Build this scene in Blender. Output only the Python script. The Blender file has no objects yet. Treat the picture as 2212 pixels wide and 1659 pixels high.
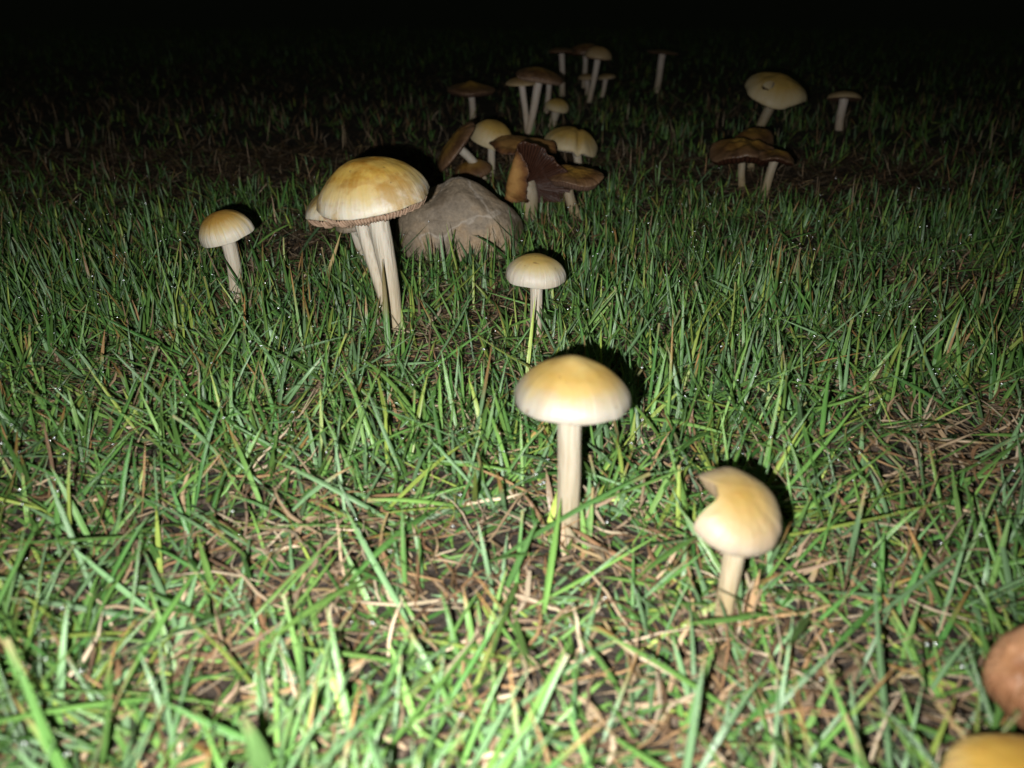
import bpy, math, random
import numpy as np
from mathutils import Vector, Matrix

# ------------------------------------------------------------------ camera, night, flash
rng = np.random.default_rng(11)
random.seed(11)
scene = bpy.context.scene
COL = scene.collection
PITCH = math.radians(27.0)          # camera looks down by this much
CAM_H = 0.20                        # phone held 20 cm above the lawn
cam = bpy.data.cameras.new("camera")
cam.sensor_width = 36.0
cam.lens = 27.0
cam.clip_start = 0.005
cam.clip_end = 400.0
cam.dof.use_dof = True
cam.dof.focus_distance = 0.50
cam.dof.aperture_fstop = 9.0
camo = bpy.data.objects.new("camera", cam)
COL.objects.link(camo)
camo.location = (0, 0, CAM_H)
camo.rotation_euler = (math.radians(90) - PITCH, 0, 0)
scene.camera = camo

world = bpy.data.worlds.new("World")
scene.world = world
world.use_nodes = True
wb = world.node_tree.nodes["Background"]
wb.inputs["Color"].default_value = (0.75, 0.85, 0.62, 1)
wb.inputs["Strength"].default_value = 0.012        # night air, barely above black

FWD = Vector((0, math.cos(PITCH), -math.sin(PITCH)))
UP = Vector((0, math.sin(PITCH), math.cos(PITCH)))
RIGHT = Vector((1, 0, 0))
CAM = Vector((0, 0, CAM_H))
FLASH_POS = CAM + RIGHT * -0.019 + UP * -0.013
fl = bpy.data.lights.new("phone_flash", 'SPOT')      # the flash the photograph was lit with
fl.energy = 13.8
fl.color = (1.0, 0.98, 0.93)
fl.spot_size = math.radians(112)
fl.spot_blend = 1.0
fl.shadow_soft_size = 0.0022
flo = bpy.data.objects.new("phone_flash", fl)
COL.objects.link(flo)
flo.location = FLASH_POS
flo.rotation_euler = (math.radians(90 - 27), 0, 0)

scene.view_settings.view_transform = 'Standard'
scene.view_settings.look = 'None'
scene.view_settings.gamma = 1.0
scene.view_settings.use_curve_mapping = False
scene.view_settings.exposure = 0.0
scene.render.engine = 'CYCLES'
scene.cycles.max_bounces = 6
scene.cycles.diffuse_bounces = 2
scene.cycles.transparent_max_bounces = 4
scene.cycles.use_denoising = True
scene.cycles.denoiser = 'OPENIMAGEDENOISE'
scene.cycles.denoising_input_passes = 'RGB_ALBEDO_NORMAL'

# ------------------------------------------------------------------ helpers
FPX = 27.0 / 36.0 * 2212.0
def ray(px, py):
    return FWD + RIGHT * ((px - 1106) / FPX) + UP * (-(py - 829.5) / FPX)
def on_ground(px, py, z=0.0):
    d = ray(px, py)
    return CAM + d * ((z - CAM_H) / d.z)
def at_depth(px, py, Y):
    d = ray(px, py)
    return CAM + d * (Y / d.y)
def axial(p):
    return (p - CAM).dot(FWD)

def hash2(ix, iy, seed):
    h = (ix.astype(np.int64) * 374761393 + iy.astype(np.int64) * 668265263 + seed * 974634721) & 0x7fffffff
    h = ((h ^ (h >> 13)) * 1274126177) & 0x7fffffff
    return ((h ^ (h >> 16)) & 0xffff) / 65535.0
def vnoise(x, y, seed=0):
    x = np.asarray(x, float); y = np.asarray(y, float)
    ix = np.floor(x); iy = np.floor(y)
    fx = x - ix; fy = y - iy
    fx = fx * fx * (3 - 2 * fx); fy = fy * fy * (3 - 2 * fy)
    a = hash2(ix, iy, seed); b = hash2(ix + 1, iy, seed)
    c = hash2(ix, iy + 1, seed); d = hash2(ix + 1, iy + 1, seed)
    return (a * (1 - fx) + b * fx) * (1 - fy) + (c * (1 - fx) + d * fx) * fy
def fbm(x, y, seed=0, octs=3):
    s = 0; a = 0.5; t = 0
    for k in range(octs):
        s = s + a * vnoise(np.asarray(x) * 2 ** k, np.asarray(y) * 2 ** k, seed + k * 7); t += a; a *= 0.5
    return s / t

def mesh_obj(name, verts, faces, mat, parent=None, attrs=None, smooth=True, cols=None):
    me = bpy.data.meshes.new(name)
    verts = np.asarray(verts, np.float32)
    faces = np.asarray(faces, np.int32)
    n, k = faces.shape
    me.vertices.add(len(verts)); me.vertices.foreach_set("co", verts.ravel())
    me.loops.add(n * k); me.loops.foreach_set("vertex_index", faces.ravel())
    me.polygons.add(n)
    me.polygons.foreach_set("loop_start", np.arange(0, n * k, k, dtype=np.int32))
    me.polygons.foreach_set("loop_total", np.full(n, k, np.int32))
    me.update(calc_edges=True)
    me.polygons.foreach_set("use_smooth", np.full(n, smooth, bool))
    for key, v in (attrs or {}).items():
        a = me.attributes.new(key, 'FLOAT', 'POINT')
        a.data.foreach_set("value", np.asarray(v, np.float32))
    if cols is not None:
        a = me.attributes.new("tint", 'FLOAT_COLOR', 'POINT')
        c4 = np.ones((len(verts), 4), np.float32); c4[:, :3] = cols
        a.data.foreach_set("color", c4.ravel())
    me.materials.append(mat)
    me.update()
    o = bpy.data.objects.new(name, me)
    COL.objects.link(o)
    if parent is not None:
        o.parent = parent
    return o

def grid_faces(nr, nt, wrap=True, off=0, flip=False):
    i = np.arange(nr - 1)[:, None]; j = np.arange(nt if wrap else nt - 1)[None, :]
    j2 = (j + 1) % nt
    f = np.stack([i * nt + j + 0 * i, (i + 1) * nt + j, (i + 1) * nt + j2, i * nt + j2 + 0 * i], -1).reshape(-1, 4) + off
    return f[:, ::-1] if flip else f

# ------------------------------------------------------------------ materials
class NT:
    def __init__(self, name):
        self.m = bpy.data.materials.new(name); self.m.use_nodes = True
        self.t = self.m.node_tree; self.b = self.t.nodes["Principled BSDF"]
    def n(self, typ, **kw):
        nd = self.t.nodes.new(typ)
        for k, v in kw.items():
            setattr(nd, k, v)
        return nd
    def l(self, a, b):
        self.t.links.new(a, b)
    def attr(self, name):
        return self.n('ShaderNodeAttribute', attribute_name=name)
    def noise(self, scale, detail=3, vec=None, rough=0.5):
        nd = self.n('ShaderNodeTexNoise'); nd.inputs['Scale'].default_value = scale
        nd.inputs['Detail'].default_value = detail; nd.inputs['Roughness'].default_value = rough
        if vec is not None: self.l(vec, nd.inputs['Vector'])
        return nd
    def math(self, op, a, b=None, clamp=False):
        nd = self.n('ShaderNodeMath', operation=op); nd.use_clamp = clamp
        for i, v in enumerate((a, b)):
            if v is None: continue
            if isinstance(v, (int, float)): nd.inputs[i].default_value = v
            else: self.l(v, nd.inputs[i])
        return nd.outputs[0]
    def ramp(self, fac, stops):
        nd = self.n('ShaderNodeValToRGB'); cr = nd.color_ramp
        cr.interpolation = 'EASE' if len(stops) < 3 else 'LINEAR'
        while len(cr.elements) < len(stops): cr.elements.new(0.5)
        for e, (p, c) in zip(cr.elements, stops):
            e.position = p; e.color = (*c, 1)
        self.l(fac, nd.inputs[0])
        return nd.outputs[0]
    def mix(self, fac, a, b, mode='MIX'):
        nd = self.n('ShaderNodeMix', data_type='RGBA', blend_type=mode)
        for i, v in ((0, fac), (6, a), (7, b)):
            if isinstance(v, (int, float)): nd.inputs[i].default_value = v
            elif isinstance(v, tuple): nd.inputs[i].default_value = (*v, 1)
            else: self.l(v, nd.inputs[i])
        return nd.outputs[2]
    def bump(self, h, dist, strength=1.0):
        nd = self.n('ShaderNodeBump'); nd.inputs['Distance'].default_value = dist
        nd.inputs['Strength'].default_value = strength
        self.l(h, nd.inputs['Height']); self.l(nd.outputs[0], self.b.inputs['Normal'])
    def coord(self):
        return self.n('ShaderNodeTexCoord').outputs['Object']
    def scalevec(self, vec, s):
        nd = self.n('ShaderNodeVectorMath', operation='MULTIPLY'); self.l(vec, nd.inputs[0]); nd.inputs[1].default_value = s
        return nd.outputs[0]

def cap_material(name, stops, patch=None, rough=0.5, wrinkle=0.0006, sss=0.12, streak=0.10, blotch=0.35, spec=0.35):
    """skin of a mushroom cap: colour by distance from the centre, streaked along the radius, blotched"""
    k = NT(name)
    rad = k.attr('rad').outputs['Fac']
    uv = k.n('ShaderNodeCombineXYZ')
    k.l(k.attr('angx').outputs['Fac'], uv.inputs[0]); k.l(k.attr('angy').outputs['Fac'], uv.inputs[1])
    k.l(k.math('MULTIPLY', rad, 0.22), uv.inputs[2])
    radial = k.noise(8, 4, uv.outputs[0])
    oc = k.coord()
    big = k.noise(70, 4, oc, 0.6)
    f = k.math('ADD', rad, k.math('MULTIPLY', k.math('SUBTRACT', radial.outputs[0], 0.5), streak * 2.2))
    f = k.math('ADD', f, k.math('MULTIPLY', k.math('SUBTRACT', big.outputs[0], 0.5), 0.30), True)
    col = k.ramp(f, stops)
    dark = k.ramp(big.outputs[0], [(0.42, (1, 1, 1)), (0.66, patch or (0.86, 0.74, 0.55))])
    col = k.mix(blotch, col, k.mix(1.0, col, dark, 'MULTIPLY'))
    fine = k.noise(420, 3, oc)
    speck = k.noise(260, 2, oc, 0.4)
    col = k.mix(k.ramp(speck.outputs[0], [(0.70, (0, 0, 0)), (0.78, (0.55, 0.55, 0.55))]), col, (0.10, 0.055, 0.025))
    col = k.mix(0.12, col, k.mix(1.0, col, fine.outputs[1], 'MULTIPLY'))
    k.l(col, k.b.inputs['Base Color'])
    k.b.inputs['Roughness'].default_value = rough
    k.b.inputs['Specular IOR Level'].default_value = spec
    k.b.inputs['Subsurface Weight'].default_value = sss
    k.b.inputs['Subsurface Radius'].default_value = (1.0, 0.6, 0.35)
    k.b.inputs['Subsurface Scale'].default_value = 0.003
    edge = k.math('POWER', rad, 2.0)
    h = k.math('ADD', k.math('MULTIPLY', k.math('MULTIPLY', radial.outputs[0], edge), 1.0),
               k.math('ADD', k.math('MULTIPLY', big.outputs[0], 0.7), k.math('MULTIPLY', fine.outputs[0], 0.03)))
    k.bump(h, wrinkle * 1.5)
    return k.m

HONEY = (0.46, 0.30, 0.080); CREAM = (0.56, 0.44, 0.23); IVORY = (0.60, 0.56, 0.48)
M = {}
M['cap_gold'] = cap_material('golden_cap_skin', [(0.0, (0.486, 0.315, 0.068)), (0.64, (0.504, 0.333, 0.077)), (0.86, (0.558, 0.441, 0.216)), (0.98, (0.594, 0.549, 0.459))], blotch=0.9, patch=(0.66, 0.48, 0.22), streak=0.08)
M['cap_orange'] = cap_material('orange_gold_cap_skin', [(0.0, (0.378, 0.198, 0.034)), (0.60, (0.413, 0.249, 0.060)), (0.85, CREAM), (1.0, IVORY)], streak=0.16)
M['cap_bell'] = cap_material('bell_cap_skin', [(0.0, (0.300, 0.225, 0.090)), (0.18, (0.300, 0.220, 0.080)), (0.55, (0.290, 0.200, 0.058)), (0.74, (0.290, 0.210, 0.080)), (0.88, (0.275, 0.238, 0.165)), (0.97, (0.270, 0.250, 0.215))], streak=0.05, blotch=0.5, wrinkle=0.0003)  # skin colours darkened to offset the flash so close to this cap
M['cap_cream'] = cap_material('creamy_cap_skin', [(0.0, (0.259, 0.168, 0.043)), (0.45, (0.264, 0.187, 0.072)), (0.75, (0.269, 0.211, 0.120)), (1.0, (0.278, 0.235, 0.187))], streak=0.04, blotch=0.6, wrinkle=0.0003)  # cream tones lowered to balance strong flash on the near bitten cap
M['cap_small'] = cap_material('small_cap_skin', [(0.0, (0.396, 0.275, 0.073)), (0.45, (0.413, 0.292, 0.095)), (0.74, (0.464, 0.387, 0.215)), (0.94, (0.482, 0.447, 0.387))], blotch=0.4, streak=0.08)
M['cap_pale'] = cap_material('pale_yellow_cap_skin', [(0.0, (0.42, 0.26, 0.06)), (0.65, (0.50, 0.34, 0.10)), (1.0, (0.58, 0.49, 0.31))])
M['cap_tan'] = cap_material('tan_cap_skin', [(0.0, (0.36, 0.20, 0.06)), (0.6, (0.42, 0.27, 0.11)), (1.0, (0.45, 0.34, 0.20))])
M['cap_brown'] = cap_material('withered_brown_cap_skin', [(0.0, (0.425, 0.255, 0.047)), (0.45, (0.323, 0.178, 0.038)), (0.72, (0.204, 0.106, 0.038)), (1.0, (0.204, 0.119, 0.068))], rough=0.42, blotch=0.7, patch=(0.45, 0.35, 0.3), sss=0.03, spec=0.5, wrinkle=0.0014)
M['cap_soaked'] = cap_material('darker_brown_cap_skin', [(0.0, (0.306, 0.184, 0.034)), (0.45, (0.233, 0.128, 0.027)), (0.72, (0.147, 0.076, 0.027)), (1.0, (0.147, 0.086, 0.049))], rough=0.42, blotch=0.7, patch=(0.45, 0.35, 0.3), sss=0.03, spec=0.5, wrinkle=0.0014)  # withered brown skin colours, scaled darker
M['cap_rust'] = cap_material('rusty_tan_cap_skin', [(0.0, (0.448, 0.240, 0.076)), (0.7, (0.480, 0.264, 0.088)), (0.9, (0.240, 0.112, 0.040)), (1.0, (0.080, 0.036, 0.020))], blotch=0.5, patch=(0.5, 0.4, 0.3), sss=0.04, wrinkle=0.0012)
M['cap_yellow'] = cap_material('bright_yellow_cap_skin', [(0.0, (0.432, 0.248, 0.038)), (0.7, (0.432, 0.270, 0.059)), (1.0, (0.432, 0.313, 0.140))], streak=0.10, blotch=0.6, rough=0.35)
M['cap_pink'] = cap_material('pinkish_brown_cap_skin', [(0.0, (0.259, 0.122, 0.051)), (0.6, (0.331, 0.172, 0.093)), (1.0, (0.201, 0.101, 0.051))], streak=0.15, blotch=0.9, patch=(0.6, 0.5, 0.42), rough=0.5, wrinkle=0.0012, spec=0.4)

def gill_material(name, c1, c2, rough=0.6):
    k = NT(name)
    oc = k.coord()
    nz = k.noise(180, 3, oc)
    g = k.attr('ridge').outputs['Fac']
    f = k.math('ADD', k.math('MULTIPLY', g, 0.6), k.math('MULTIPLY', nz.outputs[0], 0.5), True)
    k.l(k.ramp(f, [(0.15, c1), (0.85, c2)]), k.b.inputs['Base Color'])
    k.b.inputs['Roughness'].default_value = rough
    k.b.inputs['Specular IOR Level'].default_value = 0.25
    k.bump(nz.outputs[0], 0.0009)
    return k.m
M['gill_pink'] = gill_material('pinkish_brown_gills', (0.24, 0.14, 0.09), (0.42, 0.29, 0.21))
M['gill_pale'] = gill_material('pale_gills', (0.45, 0.37, 0.30), (0.66, 0.58, 0.48))
M['gill_tan'] = gill_material('tan_gills', (0.13, 0.09, 0.05), (0.20, 0.15, 0.095))
M['gill_dark'] = gill_material('dark_brown_gills', (0.014, 0.006, 0.004), (0.055, 0.022, 0.013), 0.4)
M['gill_brown'] = gill_material('brown_gills', (0.09, 0.05, 0.033), (0.17, 0.10, 0.07))

def stem_material(name, top, low, foot):
    k = NT(name)
    t = k.attr('along').outputs['Fac']
    oc = k.coord()
    fib = k.noise(1.0, 4, k.scalevec(oc, (700, 700, 55)))
    blot = k.noise(90, 3, oc)
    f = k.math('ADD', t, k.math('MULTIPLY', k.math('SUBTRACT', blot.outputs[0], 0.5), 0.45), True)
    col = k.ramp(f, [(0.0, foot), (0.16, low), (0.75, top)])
    col = k.mix(0.6, col, k.mix(1.0, col, k.ramp(fib.outputs[0], [(0.3, (0.72, 0.66, 0.56)), (0.6, (1, 1, 1))]), 'MULTIPLY'))
    k.l(col, k.b.inputs['Base Color'])
    k.b.inputs['Roughness'].default_value = 0.6
    k.b.inputs['Specular IOR Level'].default_value = 0.3
    k.b.inputs['Subsurface Weight'].default_value = 0.1
    k.b.inputs['Subsurface Scale'].default_value = 0.003
    k.bump(fib.outputs[0], 0.0008)
    return k.m
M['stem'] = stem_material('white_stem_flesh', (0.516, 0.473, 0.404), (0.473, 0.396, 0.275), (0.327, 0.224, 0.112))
M['stem_dimmed'] = stem_material('dimmed_near_stem_flesh', (0.33, 0.295, 0.24), (0.30, 0.25, 0.165), (0.24, 0.165, 0.085))  # darker copy of the white stem, offsetting the close flash
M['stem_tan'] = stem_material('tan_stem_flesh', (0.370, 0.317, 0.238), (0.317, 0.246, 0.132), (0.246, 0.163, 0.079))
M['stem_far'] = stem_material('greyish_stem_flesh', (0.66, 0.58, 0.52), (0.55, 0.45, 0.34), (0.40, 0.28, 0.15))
k = NT('torn_flesh_dimmed')  # white flesh, its colour darkened because the flash is near
nz = k.noise(260, 4, k.coord())
k.l(k.ramp(nz.outputs[0], [(0.3, (0.17, 0.12, 0.06)), (0.7, (0.25, 0.20, 0.13))]), k.b.inputs['Base Color'])
k.b.inputs['Roughness'].default_value = 0.7; k.bump(nz.outputs[0], 0.001)
M['flesh'] = k.m

# soil
k = NT('damp_soil')
oc = k.coord()
n1 = k.noise(45, 5, oc, 0.65); n2 = k.noise(380, 4, oc, 0.7)
c = k.ramp(n1.outputs[0], [(0.35, (0.010, 0.008, 0.006)), (0.55, (0.026, 0.018, 0.012)), (0.72, (0.055, 0.036, 0.022))])
c = k.mix(0.5, c, k.mix(1.0, c, k.ramp(n2.outputs[0], [(0.35, (0.4, 0.4, 0.4)), (0.65, (1.6, 1.5, 1.4))]), 'MULTIPLY'))
far = k.n('ShaderNodeSeparateXYZ'); k.l(oc, far.inputs[0])
g = k.math('MULTIPLY', k.math('SUBTRACT', far.outputs[1], 2.0), 0.6, True)
c = k.mix(g, c, k.ramp(n1.outputs[0], [(0.3, (0.014, 0.02, 0.009)), (0.7, (0.03, 0.05, 0.015))]))
k.l(c, k.b.inputs['Base Color']); k.b.inputs['Roughness'].default_value = 0.7
k.bump(n2.outputs[0], 0.003)
M['soil'] = k.m
k = NT('crumbly_earth')
n1 = k.noise(230, 4, k.coord(), 0.7)
k.l(k.ramp(n1.outputs[0], [(0.3, (0.018, 0.012, 0.008)), (0.55, (0.06, 0.040, 0.026)), (0.75, (0.12, 0.085, 0.055))]), k.b.inputs['Base Color'])
k.b.inputs['Roughness'].default_value = 0.75; k.bump(n1.outputs[0], 0.001)
M['crumb'] = k.m

def blade_material(name, rough, spec, trans):
    k = NT(name)
    col = k.attr('tint').outputs['Color']
    across = k.attr('across').outputs['Fac']; along = k.attr('along').outputs['Fac']
    seed = k.attr('seed').outputs['Fac']
    cv = k.n('ShaderNodeCombineXYZ'); k.l(k.math('MULTIPLY', across, 4.5), cv.inputs[0])
    k.l(k.math('MULTIPLY', along, 2.0), cv.inputs[1]); k.l(k.math('MULTIPLY', seed, 90.0), cv.inputs[2])
    st = k.noise(1.0, 3, cv.outputs[0])
    col = k.mix(1.0, col, k.ramp(st.outputs[0], [(0.3, (0.62, 0.66, 0.6)), (0.7, (1.28, 1.25, 1.3))]), 'MULTIPLY')
    k.l(col, k.b.inputs['Base Color'])
    k.b.inputs['Roughness'].default_value = rough
    k.b.inputs['Specular IOR Level'].default_value = spec
    k.bump(st.outputs[0], 0.0004)
    if trans > 0:
        tl = k.n('ShaderNodeBsdfTranslucent')
        k.l(k.mix(1.0, col, (1.1, 1.2, 0.5), 'MULTIPLY'), tl.inputs['Color'])
        ms = k.n('ShaderNodeMixShader'); ms.inputs[0].default_value = trans
        k.l(k.b.outputs[0], ms.inputs[1]); k.l(tl.outputs[0], ms.inputs[2])
        out = [x for x in k.t.nodes if x.type == 'OUTPUT_MATERIAL'][0]
        k.l(ms.outputs[0], out.inputs[0])
    return k.m
M['grass'] = blade_material('green_blade', 0.36, 0.5, 0.10)
M['straw'] = blade_material('dry_straw', 0.65, 0.25, 0.0)

k = NT('dew_water')
k.b.inputs['Base Color'].default_value = (0.9, 0.95, 1, 1)
k.b.inputs['Roughness'].default_value = 0.12
k.b.inputs['Transmission Weight'].default_value = 1.0
k.b.inputs['IOR'].default_value = 2.0
M['dew'] = k.m

k = NT('wet_grey_stone')
oc = k.coord()
n1 = k.noise(28, 5, oc, 0.6); n2 = k.noise(300, 5, oc, 0.65)
c = k.ramp(n1.outputs[0], [(0.34, (0.15, 0.115, 0.08)), (0.48, (0.25, 0.20, 0.145)), (0.60, (0.34, 0.24, 0.145)), (0.72, (0.44, 0.38, 0.30))])
vn = k.noise(17, 3, oc, 0.45)
vein = k.ramp(k.math('ABSOLUTE', k.math('SUBTRACT', vn.outputs[0], 0.5)), [(0.0, (1, 1, 1)), (0.014, (0, 0, 0))])
c = k.mix(k.math('MULTIPLY', vein, 0.6), c, (0.46, 0.40, 0.34))
c = k.mix(0.5, c, k.mix(1.0, c, k.ramp(n2.outputs[0], [(0.3, (0.6, 0.6, 0.6)), (0.7, (1.3, 1.3, 1.3))]), 'MULTIPLY'))
k.l(c, k.b.inputs['Base Color']); k.b.inputs['Roughness'].default_value = 0.5
k.b.inputs['Specular IOR Level'].default_value = 0.4
k.bump(k.math('ADD', n2.outputs[0], k.math('MULTIPLY', n1.outputs[0], 2.0)), 0.0012)
M['stone'] = k.m
k = NT('teal_plastic'); k.b.inputs['Base Color'].default_value = (0.01, 0.16, 0.16, 1); k.b.inputs['Roughness'].default_value = 0.4
k.l(k.ramp(k.noise(400, 2, k.coord()).outputs[0], [(0.3, (0.008, 0.11, 0.11)), (0.7, (0.015, 0.20, 0.19))]), k.b.inputs['Base Color'])
M['teal'] = k.m

# ------------------------------------------------------------------ ground
def ground_z(x, y):
    return (fbm(np.asarray(x) * 22, np.asarray(y) * 22, 3, 3) - 0.5) * 0.010 * np.clip(4 - np.asarray(y), 0, 1)
ax = np.concatenate([np.linspace(0, 1.2, 121), np.geomspace(1.25, 120, 40)])
xs = np.concatenate([-ax[::-1][:-1], ax])
ys = np.concatenate([-np.geomspace(0.25, 60, 14)[::-1], np.linspace(-0.2, 2.4, 261), np.geomspace(2.45, 150, 45)])
gx, gy = np.meshgrid(xs, ys)
gv = np.stack([gx, gy, ground_z(gx, gy)], -1).reshape(-1, 3)
g = mesh_obj('ground', gv, grid_faces(len(ys), len(xs), wrap=False, flip=True), M['soil'])
g['kind'] = 'structure'; g['label'] = 'dark damp soil under the lawn'

# ------------------------------------------------------------------ mushrooms
BASES = []           # x, y, clear radius (no grass roots inside a stem)
def rot(roll, pitch, yaw=0):
    return Matrix.Rotation(math.radians(roll), 3, 'Y') @ Matrix.Rotation(math.radians(pitch), 3, 'X') @ Matrix.Rotation(math.radians(yaw), 3, 'Z')

def dome(h, power=2.0, root=2.0, wave=0.0, waves=5, ph=0.0, flare=0.0, dimple=0.0, knob=0.0, lump=0.03, seed=0, drop=None):
    """unit cap: radius 1, height h"""
    def f(r, t):
        z = h * np.clip(1 - r ** power, 0, 1) ** (1 / root)
        z = z + wave * np.sin(waves * t + ph + 0.6 * np.sin(2 * t + ph)) * r ** 3
        z = z + flare * np.clip((r - 0.55) / 0.45, 0, 1) ** 2 - dimple * np.exp(-(r / 0.25) ** 2) + knob * np.exp(-(r / 0.22) ** 2)
        x = r * np.cos(t); y = r * np.sin(t)
        z = z + lump * (fbm(x * 2.2 + 5 + seed, y * 2.2 + 9, 40 + seed, 3) - 0.5) * 2 * (1 - 0.3 * r)
        rr = r * (1 + 0.05 * (fbm(np.cos(t) * 2 + seed * 3, np.sin(t) * 2 + 4, 50 + seed, 2) - 0.5) * 2)
        if drop: z = z + drop(r, t)
        return np.stack([rr * np.cos(t), rr * np.sin(t), z], -1)
    return f

def build_cap(parent, center, R, rmat, fn, rimfn=None, capmat='cap_gold', gillmat='gill_pink', ngill=70, nr=26, nt=96,
              under='fill', bulge=0.10, hole=None, thick=0.06, ridge=0.02, flesh=False, mapping=None, gill_label=None):
    """cap skin (with its margin) and, under it, the ridged gills"""
    def evalpts(u, t):
        rm = 1.0 if rimfn is None else rimfn(t)
        r = u * rm
        return fn(r, t), r
    u = np.linspace(0.0, 1.0, nr) ** 0.85
    t = np.linspace(0, 2 * np.pi, nt, endpoint=False)
    U, T = np.meshgrid(u, t, indexing='ij')
    P, r = evalpts(U, T)
    # margin: roll the edge under
    Uin = np.full((1, nt), 1.0); Pin, rin = evalpts(Uin, t[None, :])
    e1 = Pin * np.array([0.985, 0.985, 1]) - np.array([0, 0, 0.022])
    e2 = Pin * np.array([0.945, 0.945, 1]) - np.array([0, 0, 0.018])
    if under == 'sheet':
        pass
    def place(Q):
        Q = mapping(Q) if mapping else Q
        return (Q.reshape(-1, 3) * R) @ np.array(rmat.transposed()) + np.array(center)
    rows = np.concatenate([P, e1, e2], 0)
    V = place(rows)
    rad = np.concatenate([r, rin, rin], 0).ravel()
    tt = np.concatenate([T, t[None, :], t[None, :]], 0).ravel()
    F = grid_faces(nr + 2, nt)
    cap = mesh_obj('cap', V, F, M[capmat], parent,
                   dict(rad=rad, angx=np.cos(tt), angy=np.sin(tt)))
    if hole:
        import bmesh
        bm = bmesh.new(); bm.from_mesh(cap.data)
        uu = np.concatenate([U, Uin, Uin], 0).ravel(); hx = uu * np.cos(tt); hy = uu * np.sin(tt); row = np.arange(len(uu)) // nt
        kill = [v for v in bm.verts if (hx[v.index] - hole[0]) ** 2 + ((hy[v.index] - hole[1]) / hole[3]) ** 2 < hole[2] ** 2 and row[v.index] < nr]
        bmesh.ops.delete(bm, geom=kill, context='VERTS'); bm.to_mesh(cap.data); bm.free()
    if flesh:
        cap.data.materials.append(M['flesh'])
        mi = np.zeros(len(F), np.int32)
        rowi = np.arange(len(F)) // nt; coli = np.arange(len(F)) % nt
        bitten = rimfn(t) < 0.97
        mi[(rowi >= nr - 1) & bitten[coli]] = 1
        cap.data.polygons.foreach_set("material_index", mi)
    # gills
    m = 4; ngt = ngill * m
    u2 = np.concatenate([np.linspace(0.06, 0.9, 9), [0.95, 0.992]])
    t2 = np.linspace(0, 2 * np.pi, ngt, endpoint=False)
    U2, T2 = np.meshgrid(u2, t2, indexing='ij')
    P2, r2 = evalpts(U2, T2)
    saw = np.tile(np.array([0.0, 0.65, 1.0, 0.65]), ngill)[None, :]
    long = np.repeat(np.where(np.arange(ngill) % 2 == 0, 0.0, 0.45), m)[None, :]
    jit_ = np.repeat(np.random.default_rng(ngill).uniform(0.5, 1.4, ngill), m)[None, :]
    amp = ridge * jit_ * (0.4 + 0.6 * U2) * np.where(U2 >= long, 1.0, 0.25) * (1 + 1.1 * (vnoise(T2 * 14, U2 * 3, 5) - 0.5)) * (1 - 0.45 * np.clip((U2 - 0.9) / 0.09, 0, 1))
    if under == 'fill':      # gills fill the hollow of the dome
        Pr, _ = evalpts(np.ones_like(U2), T2)
        zed = Pr[..., 2] * U2 ** 2 - bulge * np.sin(np.pi * np.clip(U2, 0, 1) ** 3)
        Q = P2.copy(); Q[..., 2] = np.minimum(zed, P2[..., 2] - 0.02) - amp * saw
        Q[..., :2] *= 0.985
    else:                    # thin withered cap: gills follow the sheet
        Q = P2.copy(); Q[..., 2] -= thick * (1 - 0.7 * U2) + amp * saw
    VG = place(Q)
    gl = mesh_obj('gills', VG, grid_faces(len(u2), ngt, flip=True), M[gillmat], cap,
                  dict(ridge=np.broadcast_to(saw, U2.shape).ravel()))
    gl['kind'] = 'stuff'
    return cap

def build_stem(parent, pts, radii, mat='stem', nseg=22, nt=20, seed=0, crook=0.0):
    pts = [np.array(p, float) for p in pts]
    tt = np.linspace(0, 1, nseg)
    if len(pts) == 2:
        c = (1 - tt)[:, None] * pts[0] + tt[:, None] * pts[1]
    elif len(pts) == 3:
        a = (1 - tt)[:, None]; b = tt[:, None]
        q = 2 * pts[1] - 0.5 * (pts[0] + pts[2])
        c = a * a * pts[0] + 2 * a * b * q + b * b * pts[2]
    rr = np.interp(tt, np.linspace(0, 1, len(radii)), radii)
    rs = np.random.default_rng(seed + 100)
    wob = crook * rr.mean()
    c = c + np.stack([np.sin(tt * 5 + rs.uniform(0, 6)), np.sin(tt * 4 + rs.uniform(0, 6)), 0 * tt], -1) * wob * (tt * (1 - tt) * 4)[:, None]
    th = np.linspace(0, 2 * np.pi, nt, endpoint=False)
    tan = np.gradient(c, axis=0); tan /= np.linalg.norm(tan, axis=1)[:, None]
    ex = np.cross(np.array([0, 1, 0]), tan); ex /= np.linalg.norm(ex, axis=1)[:, None]
    ey = np.cross(tan, ex)
    T2, TH = np.meshgrid(tt, th, indexing='ij')
    rad = rr[:, None] * (1 + 0.16 * (fbm(np.cos(TH) * 1.3 + seed, np.sin(TH) * 1.3 + T2 * 4, 60 + seed, 3) - 0.5)
                         + 0.05 * (vnoise(np.cos(TH) * 5 + seed, np.sin(TH) * 5 + T2 * 1.2, 90 + seed) - 0.5))
    V = c[:, None, :] + rad[..., None] * (np.cos(TH)[..., None] * ex[:, None, :] + np.sin(TH)[..., None] * ey[:, None, :])
    V = V.reshape(-1, 3)
    return mesh_obj('stem', V, grid_faces(nseg, nt, flip=True), M[mat], parent, dict(along=T2.ravel()))

def thing(name, loc, label, cat, group=None):
    o = bpy.data.objects.new(name, None)
    o.empty_display_size = 0.02
    COL.objects.link(o); o.location = loc
    o['label'] = label; o['category'] = cat
    if group: o['group'] = group
    return o

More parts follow.
